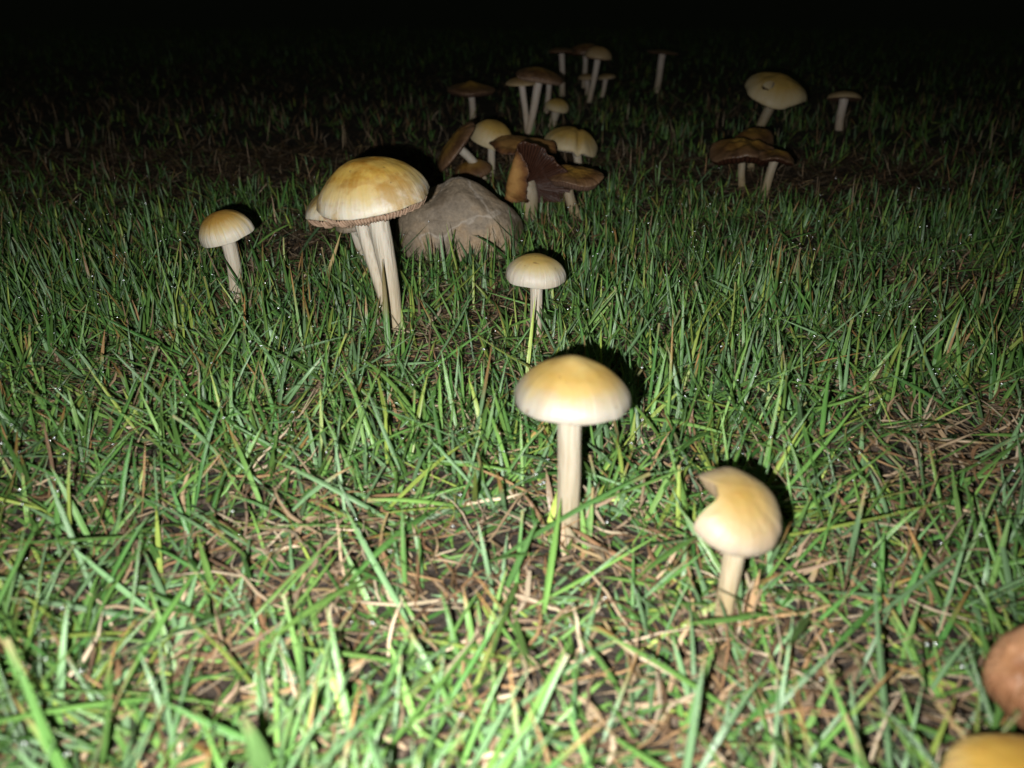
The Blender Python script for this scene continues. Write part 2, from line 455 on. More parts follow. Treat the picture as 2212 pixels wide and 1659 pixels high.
def mushroom(label, base, capc, Rpx, h=0.6, roll=0, pitch=0, yaw=0, dy=0.0, stem_px=(12, 12), stem='stem', bend=(0, 0), seed=0,
             group=None, far=False, attach=0.55, crook=0.15, shape=None, base_y=None, **kw):
    """base / capc: where the foot and the middle of the cap's rim plane stand; sizes measured at that distance"""
    G = on_ground(*base)
    if base_y is not None:                       # foot hidden behind something: its distance is given
        G = Vector((at_depth(base[0], base[1], base_y).x, base_y, 0))
    C = at_depth(capc[0], capc[1], G.y + dy)
    s = axial(C) / FPX; R = Rpx * s
    o = thing('mushroom', (G.x, G.y, 0.0), label, 'mushroom', group)
    C0 = C - G
    rm = rot(roll, pitch, yaw)
    fn = shape or dome(h, seed=seed)
    if far:
        kw.setdefault('nt', 64); kw.setdefault('nr', 18); kw.setdefault('ngill', 44)
    build_cap(o, C0, R, rm, fn, **kw)
    top = C0 + rm @ Vector((0, 0, fn(np.array([0.0]), np.array([0.0]))[0, 2] * attach * R))
    s0 = axial(G) / FPX
    mid = (C0 + rm @ Vector((0, 0, 0))) * 0.5 + Vector((bend[0] * s, 0, bend[1] * s))
    foot = Vector((0, 0, 0)) - (mid - Vector((0, 0, 0))).normalized() * 0.012
    build_stem(o, [foot, mid, top], [stem_px[1] * s0 * 1.12, (stem_px[0] * s + stem_px[1] * s0) / 2, stem_px[0] * s, stem_px[0] * s * 1.12], stem,
               seed=seed, crook=crook, nt=14 if far else 22, nseg=14 if far else 24)
    BASES.append((G.x, G.y, max(stem_px[1] * s0 * 1.1, 0.002)))
    return o

GF = 'fresh golden mushrooms growing in the lawn'
GB = 'withered brown mushrooms in the clump behind the rock'
GD = 'dim mushrooms in the dark at the back of the lawn'
# --- in the light of the flash
def big_drop(r, t):
    return -0.15 * np.clip(r - 0.3, 0, 1) * np.maximum(np.cos(t + 1.75), -0.3)
mushroom('largest golden mushroom, wide domed cap with pinkish gills, in front of the grey rock',
         (857, 722), (808, 430), 124, roll=-7, pitch=-3, stem_px=(22, 13), seed=1, group=GF, bend=(3, 0),
         shape=dome(0.72, 2.0, 1.5, lump=0.05, seed=1, wave=0.018, waves=4, drop=big_drop), capmat='cap_gold', ngill=104, bulge=0.16, ridge=0.045, nt=128, nr=34)
mushroom('leaning mushroom pressed against the largest one, its cap mostly hidden behind it',
         (848, 712), (770, 450), 112, roll=-6, pitch=-2, dy=0.012, stem_px=(15, 10), seed=2, group=GF, bend=(2, 0),
         shape=dome(0.5, 2.0, 1.6, lump=0.04, seed=2, wave=0.02, waves=5), capmat='cap_gold', ngill=84, bulge=0.14, ridge=0.05)
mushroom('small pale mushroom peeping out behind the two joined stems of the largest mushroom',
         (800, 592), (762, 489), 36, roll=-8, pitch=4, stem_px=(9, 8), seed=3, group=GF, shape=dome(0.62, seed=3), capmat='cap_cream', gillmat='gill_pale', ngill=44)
mushroom('small rounded orange gold mushroom standing alone at the far left of the lawn',
         (508, 668), (491, 508), 60, roll=-13, pitch=7, stem_px=(15, 13), seed=4, group=GF, bend=(6, 0),
         shape=dome(0.88, 2.1, 1.9, lump=0.03, seed=4, wave=0.012, waves=7), capmat='cap_orange', gillmat='gill_pale', ngill=64, bulge=0.02)
mushroom('small domed mushroom with straight thin stem between the rock and the blurred bell shaped mushroom',
         (1160, 756), (1156, 598), 65, roll=2, pitch=3, stem_px=(13.5, 14), seed=5, group=GF,
         shape=dome(0.74, 2.0, 1.9, lump=0.02, seed=5, wave=0.01, waves=6), capmat='cap_small', gillmat='gill_pale', ngill=64, bulge=0.02)
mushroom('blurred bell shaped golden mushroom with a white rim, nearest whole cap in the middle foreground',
         (1222, 1172), (1234, 862), 127, roll=1, pitch=-4, stem_px=(26, 24), seed=6, stem='stem_dimmed', group=GF, bend=(-2, 0),
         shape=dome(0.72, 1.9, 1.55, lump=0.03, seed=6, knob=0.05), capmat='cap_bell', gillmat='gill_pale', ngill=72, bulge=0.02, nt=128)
def bite(t):
    ct, s_ = np.cos(t), np.sin(t)
    out = np.ones_like(t)
    for cx, cy, cr in ((-0.88, 0.06, 0.42), (-1.12, 0.66, 0.44), (1.02, 0.55, 0.22)):
        b = ct * cx + s_ * cy
        disc = b * b - (cx * cx + cy * cy - cr * cr)
        hit = np.where((disc > 0) & (b > 0), b - np.sqrt(np.maximum(disc, 0)), 9)
        out = np.minimum(out, hit + 0.015 * np.sin(t * 31) + 0.015 * np.sin(t * 13))
    return out
_bt = np.linspace(-np.pi, 3 * np.pi, 2881); _bv = bite(_bt)
_bk = np.exp(-(np.linspace(-3, 3, 81) ** 2) / 2); _bv = np.convolve(np.pad(_bv, 40, mode='edge'), _bk / _bk.sum(), 'valid')
def bite_soft(t):
    return np.interp(t, _bt, _bv)
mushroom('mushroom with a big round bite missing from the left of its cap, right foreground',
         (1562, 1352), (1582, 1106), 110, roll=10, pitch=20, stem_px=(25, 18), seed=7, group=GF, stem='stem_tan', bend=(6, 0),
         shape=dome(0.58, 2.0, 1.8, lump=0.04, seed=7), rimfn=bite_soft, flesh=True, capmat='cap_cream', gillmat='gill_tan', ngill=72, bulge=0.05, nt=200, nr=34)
# --- bottom right corner
mushroom('yellow cap cut off by the bottom edge, lowest in the right corner',
         (2225, 1900), (2225, 1742), 178, h=0.5, roll=0, pitch=0, stem_px=(24, 24), seed=8, group=GF, capmat='cap_yellow', gillmat='gill_pale', ngill=60)
mushroom('drooping pinkish brown mushroom half cut off by the right edge, just above the yellow cap',
         (2300, 1660), (2262, 1470), 120, roll=-50, pitch=10, stem_px=(22, 22), seed=9, shape=dome(0.85, 2.3, 2.2, lump=0.10, seed=9, wave=0.06, waves=3), capmat='cap_pink', gillmat='gill_brown', ngill=60)

# --- clump behind the rock
mushroom('tilted brown mushroom with curved white stem, left end of the clump behind the rock',
         (1045, 402), (984, 318), 64, roll=-50, pitch=7, stem_px=(9, 10), seed=10, group=GB, bend=(10, 6),
         shape=dome(0.30, 2.0, 1.6, lump=0.05, seed=10, wave=0.03, waves=3), capmat='cap_brown', gillmat='gill_brown', ngill=56, bulge=0.08)
mushroom('smooth pale egg shaped mushroom rising behind the tilted brown cap',
         (1064, 382), (1060, 306), 47, roll=18, pitch=8, stem_px=(8, 8), seed=11, group=GF, shape=dome(0.95, 2.2, 2.0, seed=11), capmat='cap_pale', gillmat='gill_pale', ngill=44, bulge=0.0)
mushroom('low golden brown withered cap crouching under the pale egg shaped mushroom',
         (1028, 402), (1022, 372), 42, h=0.55, roll=-10, pitch=10, stem_px=(7, 7), seed=12, group=GB, capmat='cap_brown', gillmat='gill_brown', ngill=40)

# folded mushroom: one half stands up showing the gills, the other half folds over it
def fold_map(Q):
    x, y, z = Q[..., 0], Q[..., 1], Q[..., 2]
    r0 = 0.14; x0 = -0.17; a_max = math.radians(150)
    s_ = np.maximum(x0 - x, 0)
    a = np.minimum(s_ / r0, a_max); rest = np.maximum(s_ - r0 * a_max, 0)
    # inside of the bend is the gill side (-z); centre of the bend lies r0 below the sheet
    rr = r0 + z
    bx = np.where(s_ > 0, x0 - rr * np.sin(a) - rest * np.cos(a), x)
    bz = np.where(s_ > 0, -r0 + rr * np.cos(a) - rest * np.sin(a), z)
    return np.stack([bx, y, bz], -1)
def folded_shape(r, t):
    x = r * np.cos(t); y = r * np.sin(t)
    z = 0.05 * (1 - r * r) + 0.05 * np.sin(4 * t + 1) * r ** 3 + (0.04 * np.sin(9 * t) + 0.025 * np.sin(23 * t)) * r ** 5 * (0.25 + 0.75 * (np.cos(t) > -0.2))
    rr = 1 + (0.05 * np.sin(3 * t + 1.0) + 0.03 * np.sin(7 * t) + 0.015 * np.sin(17 * t) + 0.015 * np.sin(29 * t + 1)) * r
    y = np.where(y > 0, y * 0.30, y * 0.92)
    return np.stack([x * rr, y * rr, z], -1)
G = on_ground(1140, 474)
fo = thing('mushroom', (G.x, G.y, 0), 'folded rusty mushroom showing a fan of dark brown gills, right behind the rock', 'mushroom', GB)
C = at_depth(1130, 402, G.y) - G
s = axial(C + G) / FPX
rm = Matrix.Rotation(math.radians(11), 3, 'Y') @ Matrix.Rotation(math.radians(-74), 3, 'X')
build_cap(fo, C, 104 * s, rm, folded_shape, capmat='cap_rust', gillmat='gill_dark', ngill=92, under='sheet', thick=0.05, ridge=0.06, mapping=fold_map, nt=128, nr=34)
build_stem(fo, [(-0.001, 0, -0.012), C * 0.55 + Vector((0.004, -0.003, 0)), C + Vector((0.003, -0.001, 0.001))], [17 * s, 18 * s, 20 * s], 'stem_tan', seed=13)
BASES.append((G.x, G.y, 0.006))

mushroom('flat crumpled brown cap half hidden behind the folded mushroom with dark gills',
         (1110, 400), (1128, 318), 74, roll=4, pitch=4, stem_px=(8, 8), seed=14, group=GB,
         shape=dome(0.22, 2.0, 1.6, lump=0.06, seed=14, wave=0.07, waves=4, flare=0.05), capmat='cap_rust', gillmat='gill_dark', ngill=48, bulge=0.05)
def wavy_drop(r, t):
    x = r * np.cos(t)
    return -0.16 * np.exp(-((x - 0.22) / 0.10) ** 2) * np.clip(r * 1.4, 0, 1) - 0.18 * np.clip(x - 0.4, 0, 1)
mushroom('pale yellow mushroom with a creased wavy cap, behind the folded mushroom with dark gills',
         (1252, 372), (1232, 314), 60, roll=6, pitch=6, stem_px=(9, 8), seed=15, group=GF, bend=(5, 0),
         shape=dome(0.62, 2.0, 1.7, lump=0.05, seed=15, wave=0.07, waves=3, ph=0.5, drop=wavy_drop), capmat='cap_pale', gillmat='gill_pale', ngill=48, bulge=0.08)
mushroom('flat brown mushroom with a bent tan stem, rightmost of the clump behind the rock',
         (1247, 474), (1244, 384), 62, roll=1, pitch=7, stem_px=(11, 12), seed=16, group=GB, stem='stem_tan', bend=(-14, 4), crook=0.4,
         shape=dome(0.30, 2.0, 1.4, lump=0.10, seed=16, wave=0.09, waves=3, ph=2.0, flare=0.06), capmat='cap_brown', gillmat='gill_brown', ngill=56, bulge=0.22)

# --- dim ones further back
mushroom('saucer shaped brown mushroom with a golden centre, alone left of the slender pair',
         (1022, 262), (1017, 198), 52, roll=1, pitch=3, stem_px=(7, 7), seed=17, group=GD, stem='stem_far', far=True,
         shape=dome(0.34, 2.0, 1.4, lump=0.05, seed=17, wave=0.03, waves=5, flare=0.07, knob=0.06), capmat='cap_brown', gillmat='gill_brown', bulge=0.12)
mushroom('tan mushroom with a thin upright stem, left one of the slender crossing pair',
         (1140, 292), (1127, 180), 37, roll=-2, pitch=2, dy=0.01, stem_px=(7, 5), seed=18, group=GD, stem='stem_far', far=True,
         shape=dome(0.36, 2.0, 1.6, seed=18), capmat='cap_tan', gillmat='gill_brown', bulge=0.02)
mushroom('wide brown mushroom on a long stem leaning right, front one of the slender pair',
         (1140, 292), (1166, 167), 52, roll=8, pitch=0, stem_px=(9, 6), seed=19, group=GD, stem='stem_far', far=True,
         shape=dome(0.36, 2.0, 1.4, lump=0.05, seed=19, wave=0.03, waves=3), capmat='cap_brown', gillmat='gill_pink', bulge=0.16)
mushroom('shaded mushroom whose stem shows under the wide brown cap of the slender pair',
         (1180, 245), (1187, 172), 22, h=0.3, dy=0.0, stem_px=(6, 6), seed=20, group=GD, stem='stem_far', far=True, capmat='cap_tan', gillmat='gill_brown')
mushroom('tiny pale yellow lopsided mushroom between the slender pair and the creased yellow one',
         (1193, 272), (1202, 234), 27, roll=6, pitch=8, stem_px=(9, 8), seed=21, group=GD, far=True,
         shape=dome(0.75, 2.0, 1.7, lump=0.06, seed=21, wave=0.10, waves=2, ph=0.4), capmat='cap_pale', gillmat='gill_pale')
mushroom('dark brown mushroom barely visible, leftmost of the farthest three',
         (1215, 208), (1213, 112), 27, stem_px=(6, 6), seed=22, group=GD, stem='stem_far', far=True,
         shape=dome(0.3, seed=22, wave=0.05, waves=3), capmat='cap_brown', gillmat='gill_dark')
mushroom('dark brown cap half hidden behind the farthest tan mushroom',
         (1262, 190), (1265, 114), 34, roll=-3, stem_px=(5.5, 5.5), seed=23, group=GD, stem='stem_far', far=True,
         shape=dome(0.55, seed=23), capmat='cap_brown', gillmat='gill_dark')
mushroom('farthest tan mushroom with a smooth domed cap on a long stem',
         (1272, 224), (1292, 124), 30, roll=6, stem_px=(6.5, 5), seed=24, group=GD, stem='stem_far', far=True,
         shape=dome(0.75, 2.0, 1.8, seed=24), capmat='cap_tan', gillmat='gill_pink')
mushroom('tiny tan mushroom behind the long stem of the farthest tan mushroom, on its left',
         (1268, 205), (1268, 170), 20, h=0.5, stem_px=(5, 4), seed=25, group=GD, stem='stem_far', far=True, capmat='cap_tan', gillmat='gill_pink')
mushroom('tiny tan mushroom just right of the long stem of the farthest tan mushroom',
         (1300, 208), (1310, 168), 20, h=0.4, roll=-6, stem_px=(5, 4), seed=26, group=GD, stem='stem_far', far=True, capmat='cap_tan', gillmat='gill_pale')
mushroom('thin flat brown mushroom standing alone on a long white stem, far back',
         (1418, 200), (1432, 113), 35, roll=4, stem_px=(7, 6.5), seed=27, group=GD, stem='stem_far', far=True,
         shape=dome(0.12, 2.0, 1.5, seed=27, wave=0.02, waves=3), capmat='cap_brown', gillmat='gill_brown', bulge=0.08)

# right-hand group
mushroom('pale yellow mushroom with a dark hole pecked in its drooping cap, right rear',
         (1630, 300), (1674, 206), 68, roll=9, pitch=12, stem_px=(11, 9), seed=28, group=GD, stem='stem_tan', far=True,
         shape=dome(0.62, 2.0, 1.7, lump=0.05, seed=28, wave=0.13, waves=2, ph=2.6), capmat='cap_pale', gillmat='gill_dark', nt=128, nr=44, hole=(-0.48, -0.50, 0.15, 0.8))
mushroom('small dull pinkish brown mushroom, rightmost of all at the back',
         (1812, 280), (1823, 214), 35, roll=3, pitch=-14, stem_px=(9, 8), seed=29, group=GD, stem='stem_far', far=True,
         shape=dome(0.45, seed=29), capmat='cap_tan', gillmat='gill_brown', bulge=0.05)
mushroom('wide flat brown mushroom with a golden streak, left one of the dark right-hand pair',
         (1604, 412), (1602, 330), 68, roll=-3, pitch=4, stem_px=(8, 8), seed=30, group=GD, stem='stem_tan', far=True,
         shape=dome(0.34, 2.0, 1.5, lump=0.20, seed=30, wave=0.13, waves=3, ph=1), capmat='cap_soaked', gillmat='gill_dark', bulge=0.2)
mushroom('dark brown curled cap behind the flat brown mushroom of the right-hand pair',
         (1622, 372), (1624, 304), 46, roll=-6, pitch=6, stem_px=(8, 8), seed=31, group=GD, stem='stem_tan', far=True,
         shape=dome(0.5, 2.0, 1.5, lump=0.14, seed=31, wave=0.14, waves=2, ph=0.2), capmat='cap_soaked', gillmat='gill_dark')
mushroom('brown mushroom with a slanting pale stem, right one of the dark right-hand pair',
         (1645, 432), (1676, 342), 40, roll=8, pitch=0, stem_px=(9, 8), seed=32, group=GD, stem='stem_tan', far=True,
         shape=dome(0.4, 2.0, 1.5, lump=0.20, seed=32, wave=0.12, waves=3), capmat='cap_soaked', gillmat='gill_dark', bulge=0.15)

# ------------------------------------------------------------------ rock
def icosphere(sub):
    import bmesh
    bm = bmesh.new(); bmesh.ops.create_icosphere(bm, subdivisions=sub, radius=1.0)
    v = np.array([x.co[:] for x in bm.verts]); f = np.array([[q.index for q in p.verts] for p in bm.faces]); bm.free()
    return v, f
rv, rf = icosphere(6)
planes = [((-0.40, -0.40, 0.82), 0.74), ((0.44, -0.40, 0.80), 0.76), ((0.02, -1, 0.16), 0.60), ((-1, -0.15, 0.16), 0.95), ((1, -0.12, 0.12), 0.97),
          ((0.5, -0.9, 0.1), 0.82), ((-0.5, -0.9, 0.12), 0.78), ((0, 0.85, 0.5), 0.55), ((-0.55, 0.2, 0.80), 0.79), ((0.58, 0.2, 0.78), 0.80), ((0.05, 0, 1), 0.93), ((0, 0, -1), 0.6)]
acc = np.zeros(len(rv))
for nrm, d in planes:
    nn = np.array(nrm) / np.linalg.norm(nrm)
    q = np.maximum(rv @ nn, 1e-3) / d
    acc += q ** 14
rr = acc ** (-1 / 14)
rr *= 1 + 0.010 * (fbm(rv[:, 0] * 9 + 3, rv[:, 1] * 9 + rv[:, 2] * 9.3, 77, 3) - 0.5) * 2
rr *= 1 + 0.045 * (fbm(rv[:, 0] * 2 + 3, rv[:, 1] * 2 + rv[:, 2] * 2.3, 71, 4) - 0.5) * 2
Pk = rv * rr[:, None]
# a chipped notch left of the top
nd = (Pk[:, 0] + 0.26) * 0.85 - (Pk[:, 2] - 0.70) * 0.55
chip = np.exp(-(nd / 0.05) ** 2) * np.clip((Pk[:, 2] - 0.50) / 0.15, 0, 1)
Pk *= (1 - 0.05 * chip)[:, None]
GR = on_ground(985, 566)
sR = axial(at_depth(985, 480, GR.y)) / FPX
Pk = Pk * np.array([143, 128, 145]) * sR
Pk[:, 2] += 48 * sR
rock_y = GR.y + 0.030
ro = mesh_obj('rock', Pk, rf, M['stone'])
ro.location = (at_depth(988, 520, rock_y).x, rock_y, 0)
ro['label'] = 'smooth grey brown rock lying in the grass behind the largest mushroom'; ro['category'] = 'rock'

# ------------------------------------------------------------------ grass
def P2(px, py):
    p = on_ground(px, py); return p.x, p.y
# thin, straw-coloured patches: centre on the ground, radii (m)
THIN = []
for px, py, rx, ry, amt in [(700, 1230, .055, .05, .75), (880, 1330, .06, .045, .7), (560, 1400, .06, .05, .6), (960, 740, .075, .07, .8),
                            (2010, 1040, .07, .05, .6), (2060, 640, .13, .08, .6), (1700, 400, .12, .10, .85), (635, 555, .06, .09, .75),
                            (1300, 1560, .05, .04, .7), (1750, 1330, .07, .04, .5), (320, 850, .06, .06, .5), (120, 1150, .05, .05, .55),
                            (1930, 960, .06, .04, .4), (860, 870, .06, .05, .5), (1260, 1230, .05, .04, .6), (1100, 880, .04, .04, .4), (1225, 1190, .03, .03, .85), (1560, 1370, .025, .025, .8), (505, 690, .022, .035, .85), (1158, 775, .02, .025, .7), (1750, 1480, .05, .04, .5), (720, 335, .32, .22, .8), (420, 330, .40, .22, .7), (150, 330, .4, .3, .6), (600, 200, .8, .5, .7), (300, 230, .9, .5, .6), (1500, 200, .5, .4, .5)]:
    x, y = P2(px, py); THIN.append((x, y, rx, ry, amt))
def thin_amount(x, y):
    a = np.zeros_like(x)
    for cx, cy, rx, ry, amt in THIN:
        d = ((x - cx) / rx) ** 2 + ((y - cy) / ry) ** 2
        a = np.maximum(a, amt * np.exp(-d * 0.9))
    n = fbm(x * 9, y * 9, 21, 3)
    return np.clip(a + np.clip((n - 0.56) * 2.0, 0, 0.5), 0, 0.95)

def blades(name, x, y, z0, az, tilt, curve, length, width, cols_base, cols_tip, tipstart, nseg, mat, fold=0.25, twist=None, wavy=0.0):
    n = len(x)
    t = np.linspace(0, 1, nseg + 1)
    # angle from vertical grows along the blade
    ang = tilt[:, None] + curve[:, None] * t[None, :] ** 1.3
    ds = length[:, None] / nseg
    dr = np.sin(ang) * ds; dz = np.cos(ang) * ds
    rr = np.concatenate([np.zeros((n, 1)), np.cumsum(dr[:, :-1], 1)], 1)
    zz = np.concatenate([np.zeros((n, 1)), np.cumsum(dz[:, :-1], 1)], 1)
    a2 = az[:, None] + wavy * np.sin(t[None, :] * 4 + az[:, None] * 7)
    cx = x[:, None] + rr * np.cos(a2); cy = y[:, None] + rr * np.sin(a2); cz = z0[:, None] + zz
    cz = np.maximum(cz, 0.0008 + ground_z(cx, cy))
    tw = (twist if twist is not None else np.zeros(n))[:, None] * t[None, :] * 1.0
    # width profile
    prof = np.minimum(1.0, 0.62 + 1.6 * t) * np.where(t < 0.5, 1.0, np.clip(1 - ((t - 0.5) / 0.5) ** 1.7, 0.04, 1))
    blunt = rng.random(n) < 0.10            # bitten or mown tips
    prof = np.where(blunt[:, None], np.maximum(prof[None, :], 0.62), prof[None, :])
    w = width[:, None] * prof * 0.5
    base_side = np.stack([-np.sin(az), np.cos(az), 0 * az], -1)[:, None, :]
    tan = np.stack([np.gradient(cx, axis=1), np.gradient(cy, axis=1), np.gradient(cz, axis=1)], -1)
    tan /= np.linalg.norm(tan, axis=-1, keepdims=True) + 1e-9
    side = base_side - (base_side * tan).sum(-1, keepdims=True) * tan
    side /= np.linalg.norm(side, axis=-1, keepdims=True) + 1e-9
    nor = np.cross(side, tan)
    c_, s_ = np.cos(tw)[..., None], np.sin(tw)[..., None]
    side2 = side * c_ + nor * s_; nor2 = nor * c_ - side * s_
    ctr = np.stack([cx, cy, cz], -1)
    L = ctr + side2 * w[..., None]; Rr = ctr - side2 * w[..., None]
    seed = rng.random(n)
    tipstart = np.where(blunt, np.minimum(tipstart, 0.86), tipstart)
    cols_tip = np.where(blunt[:, None], np.array([0.26, 0.19, 0.09]), cols_tip)
    mid = np.clip((t[None, :] - tipstart[:, None]) / 0.18, 0, 1)[..., None]
    cc = cols_base[:, None, :] * (1 - mid) + cols_tip[:, None, :] * mid
    if fold > 0:
        Cm = ctr - nor2 * (w * fold)[..., None] * 2
        V = np.stack([L, Cm, Rr], 2); k_ = 3
    else:
        V = np.stack([L, Rr], 2); k_ = 2
    S = nseg + 1
    idx = np.arange(n)[:, None, None] * (S * k_) + np.arange(nseg)[None, :, None] * k_ + np.arange(k_ - 1)[None, None, :]
    F = np.stack([idx, idx + 1, idx + 1 + k_, idx + k_], -1).reshape(-1, 4)
    cols = np.repeat(cc[:, :, None, :], k_, 2).reshape(-1, 3)
    ac = np.broadcast_to(np.linspace(0, 1, k_)[None, None, :], (n, S, k_)).ravel()
    al = np.broadcast_to(t[None, :, None], (n, S, k_)).ravel()
    sd = np.repeat(seed, S * k_)
    o = mesh_obj(name, V.reshape(-1, 3), F, mat, None, dict(across=ac, along=al, seed=sd), True, cols)
    o['kind'] = 'stuff'
    return o, ctr, nor2

ROCK = (ro.location.x, ro.location.y, 138 * sR * 0.90, 125 * sR * 0.60)
def keep(x, y, extra=0.0):
    ok = np.ones(len(x), bool)
    for bx, by, br in BASES:
        ok &= (x - bx) ** 2 + (y - by) ** 2 > (br + extra) ** 2
    ok &= ((x - ROCK[0]) / ROCK[2]) ** 2 + ((y - ROCK[1]) / ROCK[3]) ** 2 > 1.0
    front = (np.abs(x - ROCK[0]) < ROCK[2]) & (y < ROCK[1]) & (y > ROCK[1] - ROCK[3] - 0.035)
    ok &= ~(front & (rng.random(len(x)) < 0.65))
    return ok

def scatter(y0, y1, dens):
    wmax = 0.74 * y1 + 0.18
    n = int(2 * wmax * (y1 - y0) * dens)
    x = rng.uniform(-wmax, wmax, n); y = rng.uniform(y0, y1, n)
    m = np.abs(x) < 0.74 * np.maximum(y, 0) + 0.18
    return x[m], y[m]

def green_cols(n, x, y):
    v = rng.random(n)
    a = np.array([0.056, 0.160, 0.038]); b = np.array([0.155, 0.285, 0.066]); c = np.array([0.138, 0.245, 0.115])
    d = np.array([0.255, 0.335, 0.070])
    col = a[None] * (1 - v[:, None]) + b[None] * v[:, None]
    bl = rng.random(n) < 0.30; col[bl] = c * rng.uniform(0.8, 1.2, (bl.sum(), 1))
    yl = rng.random(n) < 0.09; col[yl] = d * rng.uniform(0.8, 1.2, (yl.sum(), 1))
    return col * rng.uniform(0.6, 1.3, (n, 1))
def straw_cols(n):
    pal = np.array([[0.46, 0.34, 0.22], [0.36, 0.25, 0.15], [0.24, 0.135, 0.07], [0.55, 0.44, 0.31], [0.14, 0.085, 0.05], [0.36, 0.22, 0.11], [0.30, 0.21, 0.14]])
    return pal[rng.integers(0, len(pal), n)] * rng.uniform(0.5, 1.0, (n, 1))

DEW = []
def lawn(name, y0, y1, dens, nseg, fold, per_shoot=3, sz=1.0, fade=(0, 1, 1)):
    x, y = scatter(y0, y1, dens / per_shoot)
    th = thin_amount(x, y)
    dk = 1 + (fade[2] - 1) * np.clip((y + rng.normal(0, 0.04, len(y)) - fade[0]) / (fade[1] - fade[0]), 0, 1)
    m = rng.random(len(x)) > 1 - (1 - th) * dk
    x, y, th = x[m], y[m], th[m]
    # shoots: a few leaves fan out of one point
    n0 = len(x)
    az0 = rng.uniform(0, 2 * np.pi, n0); lean = np.abs(rng.normal(0.25, 0.2, n0))
    X = np.repeat(x, per_shoot); Y = np.repeat(y, per_shoot); TH = np.repeat(th, per_shoot)
    kk = np.tile(np.arange(per_shoot), n0); n = len(X)
    X = X + rng.normal(0, 0.0018, n); Y = Y + rng.normal(0, 0.0018, n)
    ok = keep(X, Y, 0.0012)
    X, Y, TH, kk = X[ok], Y[ok], TH[ok], kk[ok]; n = len(X)
    az = np.repeat(az0, per_shoot)[ok] + kk * np.pi + rng.normal(0, 0.55, n)
    near = np.clip((0.50 - Y) / 0.30, 0, 1)          # shorter, flatter, sparser in front
    tilt = np.clip(np.abs(rng.normal(0.62, 0.56, n)) + near * rng.uniform(0.0, 0.6, n) + TH * 0.3, 0, 1.45)
    curve = rng.normal(0.12, 0.22, n) + near * 0.08
    length = rng.uniform(0.018, 0.054, n) * (1 - 0.35 * TH) * (1 - 0.36 * np.clip((Y - 0.46) / 0.2, 0, 1)) * np.where(rng.random(n) < 0.10, 1.35, 1.0) * sz
    width = rng.uniform(0.0010, 0.0023, n)
    zb = ground_z(X, Y) - 0.001
    cb = green_cols(n, X, Y); ct = cb.copy()
    brown = rng.random(n) < 0.16
    ct[brown] = np.array([0.30, 0.17, 0.06]) * rng.uniform(0.6, 1.2, (brown.sum(), 1))
    tipst = np.where(brown, rng.uniform(0.45, 0.9, n), 0.93)
    nb = ~brown
    ct[nb] = cb[nb] * np.array([1.25, 1.12, 0.9])
    o, ctr, nor = blades(name, X, Y, zb, az, tilt, curve, length, width, cb, ct, tipst, nseg, M['grass'], fold, rng.normal(0, 0.5, n))
    DEW.append((ctr, nor))
    return o
g1 = lawn('grass', -0.05, 1.05, 58000, 6, 0.22, fade=(0.42, 0.95, 0.11))
g1['label'] = 'green lawn grass with pointed blades around the nearer mushrooms'
g2 = lawn('grass', 1.05, 2.2, 6000, 4, 0.2, fade=(1.05, 2.2, 0.30))
g2['label'] = 'dim green lawn grass behind the clump of mushrooms'
g3 = lawn('grass', 2.2, 5.0, 1700, 3, 0.0, sz=1.15, fade=(2.2, 5.0, 0.6))
g3['label'] = 'almost black lawn grass in the far dark'

# longer blades that lie across the others, in front
x, y = scatter(0.02, 0.62, 1100)
ok = keep(x, y, 0.004); x, y = x[ok], y[ok]; n = len(x)
cb = green_cols(n, x, y) * 1.1; ct = cb * np.array([1.15, 1.1, 0.9])
o, ctr, nor = blades('grass', x, y, ground_z(x, y) + rng.uniform(0.004, 0.014, n), rng.uniform(0, 6.283, n), rng.uniform(1.0, 1.45, n), rng.normal(0.1, 0.25, n),
             rng.uniform(0.035, 0.07, n), rng.uniform(0.0014, 0.0027, n), cb, ct, rng.uniform(0.7, 1.0, n), 7, M['grass'], 0.2, rng.normal(0, 0.6, n))
o['label'] = 'long flat lying green blades in the foreground'
DEW.append((ctr, nor))

# dead straw lying under the green
x, y = scatter(-0.05, 1.1, 46000)
th = thin_amount(x, y)
m = (rng.random(len(x)) < 0.38 + 0.55 * th) & keep(x, y, 0.0008); x, y, th = x[m], y[m], th[m]; n = len(x)
c = straw_cols(n)
c = c * (1 - 0.6 * np.clip((y - 0.36) / 0.40, 0, 1))[:, None]  # straw tint darkened with distance, flash falloff put into the colour
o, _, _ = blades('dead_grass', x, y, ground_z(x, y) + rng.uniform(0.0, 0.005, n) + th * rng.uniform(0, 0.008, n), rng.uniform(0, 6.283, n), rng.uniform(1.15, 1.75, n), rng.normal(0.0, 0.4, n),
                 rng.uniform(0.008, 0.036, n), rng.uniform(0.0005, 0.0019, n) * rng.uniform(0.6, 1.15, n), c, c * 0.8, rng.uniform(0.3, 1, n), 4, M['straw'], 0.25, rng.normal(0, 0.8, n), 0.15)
o['label'] = 'tan and brown dead straw matted between the green blades'
